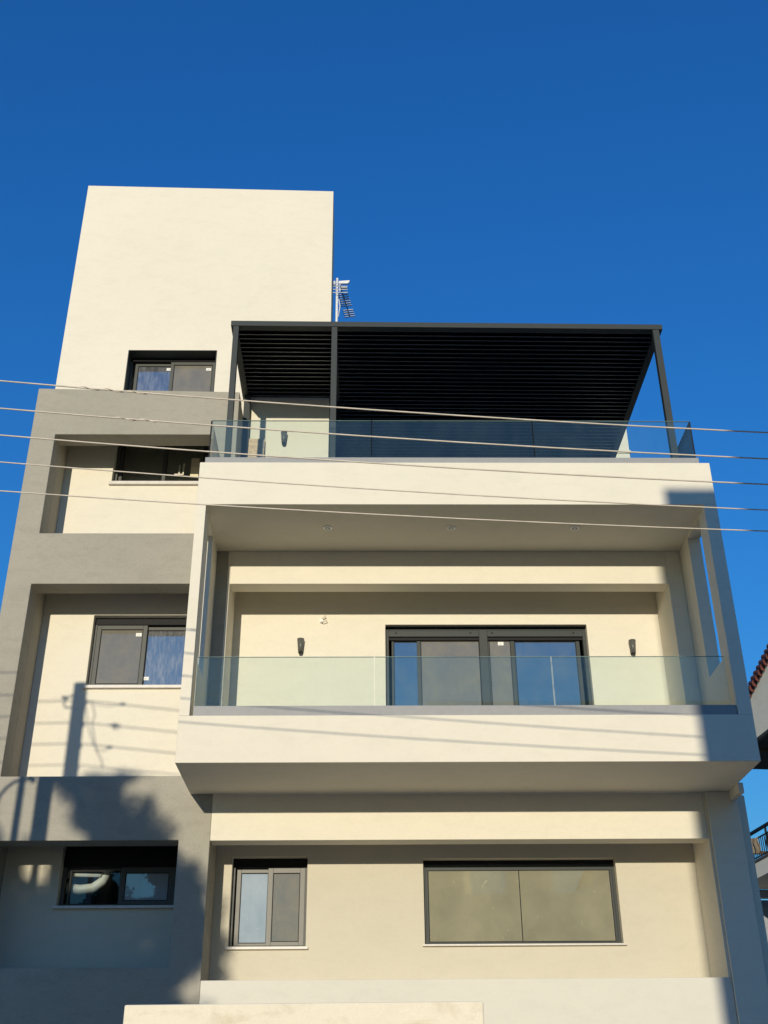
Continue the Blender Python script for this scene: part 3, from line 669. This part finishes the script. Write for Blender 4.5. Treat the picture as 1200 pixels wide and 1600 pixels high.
while yb > 17.5:
    o = D.objects.new('baluster', bal); COL.objects.link(o); o.parent = IR; o.location = Vector((0, yb, 0)) + io
    if q % 9 == 0: ir(MB().box(K + 0.06, K + 0.12, yb - 0.04, yb - 0.012, 9.09, 9.90), 'rail_post', BLACK)
    if q % 5 == 2:
        ir(MB().add([(K + 0.085, yb - 0.1, 9.45), (K + 0.085, yb - 0.05, 9.30), (K + 0.085, yb, 9.45), (K + 0.085, yb - 0.05, 9.62), (K + 0.10, yb - 0.05, 9.45), (K + 0.07, yb - 0.05, 9.45)],
                    [(0, 1, 4), (1, 2, 4), (2, 3, 4), (3, 0, 4), (1, 0, 5), (2, 1, 5), (3, 2, 5), (0, 3, 5)]), 'scroll', BLACK)
    yb -= 0.13; q += 1
ir(MB().box(K + 0.13, K + 9.0, YE - 0.1, YE - 0.05, 9.62, 9.72), 'far_rail', WOOD)
cl = MB(); nx, nz = 8, 6
vs = [(0.02 + 0.03 * math.sin(i * 1.7), 0.75 + 0.62 * i / nx + 0.05 * math.sin(j), 9.74 - 0.45 * j / nz - 0.03 * math.sin(i * 0.9)) for j in range(nz + 1) for i in range(nx + 1)]
fs = [(j * (nx + 1) + i, j * (nx + 1) + i + 1, (j + 1) * (nx + 1) + i + 1, (j + 1) * (nx + 1) + i) for j in range(nz) for i in range(nx)]
co = cl.add(vs, fs).build('hanging_cloth', CLOTH); co.location = (K, 22, 0); co.rotation_euler.z = math.radians(6)
sd = co.modifiers.new('thick', 'SOLIDIFY'); sd.thickness = 0.02
tag(co, 'tan brown cloth hung over the black iron balcony railing', 'cloth')

# ------------------------------------------------------------------ across the street: building and tree that throw the shadows
OB = thing('opposite_building', 'ochre flat-roofed building across the street behind the viewer', 'building', (6.5, -18, 0))
oo = -Vector(OB.location)
def ob(mb, name, mat, bev=0): o = mb.build(name, mat, OB, bev); o.location = oo; return o
oh = [(2.6 + 2.4 * i, 3.8 + 2.4 * i, 1.0 + 3.2 * j, 2.5 + 3.2 * j) for i in range(4) for j in range(3)]
obm = MB().plate(1.56, 12.0, 0, 11.33, -15.25, -15.0, oh)
ob(obm, 'wall', OPPW)
ob(MB().box(1.56, 1.85, -24, -15.251, 0, 11.2).box(11.75, 12.0, -24, -15.251, 0, 11.2).box(1.56, 12.0, -24.2, -24.0, 0, 11.2).box(1.86, 11.74, -23.9, -15.26, 10.9, 11.1), 'wall', OPPW)
for h in oh:
    w = ob(rect_frame(MB(), h[0], h[1], h[2], h[3], -15.18, -15.1, 0.06), 'window', WHITEP)
    o = MB().box(h[0] + 0.05, h[1] - 0.05, -15.15, -15.14, h[2] + 0.05, h[3] - 0.05).build('pane', GL_BLUE, w)

# tree: trunk, limbs, leaf clumps; the crown's outline is a lumpy cone
TR = thing('street_tree', 'bushy dark green tree across the street behind the viewer', 'tree', (-5.3, -13.6, 0))
tv = Vector(TR.location)
tb = MB().tube([(0, 0, 0), (0.05, 0.03, 1.4), (0.0, 0.0, 2.8), (-0.05, 0, 4.5), (0.05, 0, 6.6)], [0.24, 0.19, 0.15, 0.10, 0.03], 10)
for k in range(14):
    a_ = k * 2.4; z = 2.2 + k * 0.3; L = 1.5 - k * 0.06
    tb.tube([(0, 0, z), (0.5 * L * math.cos(a_), 0.5 * L * math.sin(a_), z + 0.35), (L * math.cos(a_), L * math.sin(a_), z + 0.9)], [0.06, 0.04, 0.015], 6)
tb.build('trunk', BARK, TR)
# crown clumps: horizontal and vertical offset from the crown's peak, radius (metres)
clumps = [(-0.26, 0.10, 0.30), (0.11, 0.10, 0.32), (0.30, 0.12, 0.20), (0.10, -0.44, 0.36), (0.48, -0.64, 0.27), (0.66, -0.86, 0.30), (0.88, -1.30, 0.34), (1.02, -1.68, 0.29),
          (0.72, -2.10, 0.45), (1.05, -2.72, 0.34), (0.0, -1.40, 0.80), (0.30, -1.05, 0.45), (-0.68, -1.55, 0.68), (-1.28, -1.40, 0.66), (-1.22, -0.72, 0.22), (-1.12, -2.15, 0.82), (0.0, -2.3, 0.82),
          (1.08, -1.45, 0.32), (1.2, -1.85, 0.25), (0.9, -2.0, 0.4), (1.22, -2.8, 0.3), (0.75, -2.6, 0.5), (0.34, -0.78, 0.32), (0.62, -1.2, 0.4), (0.55, -3.3, 0.8), (-0.6, -3.1, 0.9), (-1.6, -3.0, 0.8), (0.3, -4.1, 0.8), (-0.7, -4.3, 0.9), (-1.8, -2.0, 0.5)]
blobs = [(-5.255 + a_, 8.05 + b_, c_) for a_, b_, c_ in clumps]
sun_gaps = [(-5.80, -5.25, 7.10, 7.46), (-6.19, -6.03, 7.14, 7.32)]  # crown shaped for light: leaves left out so sun patches reach the block
leaf = MB(); nl = 0
for bx, bz, br_ in blobs:
    for q in range(int(3200 * br_ ** 2) + 300):
        d_ = Vector((random.gauss(0, 1), random.gauss(0, 1), random.gauss(0, 1))).normalized() * br_ * random.random() ** 0.4
        p = Vector((bx, -13.5, bz)) + d_
        # where the leaf projects along the sun onto the tree's middle plane
        t_ = (p.y + 13.5); px_, pz_ = p.x - S.x * t_, p.z - S.z * t_
        if any(g[0] < px_ < g[1] and g[2] < pz_ < g[3] for g in sun_gaps): continue
        u_ = Vector((random.gauss(0, 1), random.gauss(0, 1), random.gauss(0, 1))).normalized()
        w_ = u_.orthogonal().normalized(); l_ = random.uniform(0.05, 0.085)
        p = p - tv
        leaf.add([p - u_ * l_, p + w_ * l_ * 0.5, p + u_ * l_, p - w_ * l_ * 0.5], [(0, 1, 2, 3)])
for bx, bz, br_ in blobs:
    for q in range(9):
        th = random.uniform(0, 2 * math.pi); rr = br_ * random.uniform(1.0, 1.22)
        c_ = Vector((bx + rr * math.cos(th), -13.5 + random.gauss(0, 0.3), bz + rr * math.sin(th)))
        for m_ in range(26):
            p = c_ + Vector((random.gauss(0, 0.06), random.gauss(0, 0.06), random.gauss(0, 0.06))) - tv
            px_, pz_ = p.x + tv.x, p.z + tv.z
            if pz_ > 8.3 or any(g[0] < px_ < g[1] and g[2] < pz_ < g[3] for g in sun_gaps): continue
            u_ = Vector((random.gauss(0, 1), random.gauss(0, 1), random.gauss(0, 1))).normalized(); w_ = u_.orthogonal().normalized(); l_ = random.uniform(0.04, 0.07)
            leaf.add([p - u_ * l_, p + w_ * l_ * 0.5, p + u_ * l_, p - w_ * l_ * 0.5], [(0, 1, 2, 3)])
cr = leaf.build('crown', LEAF, TR)
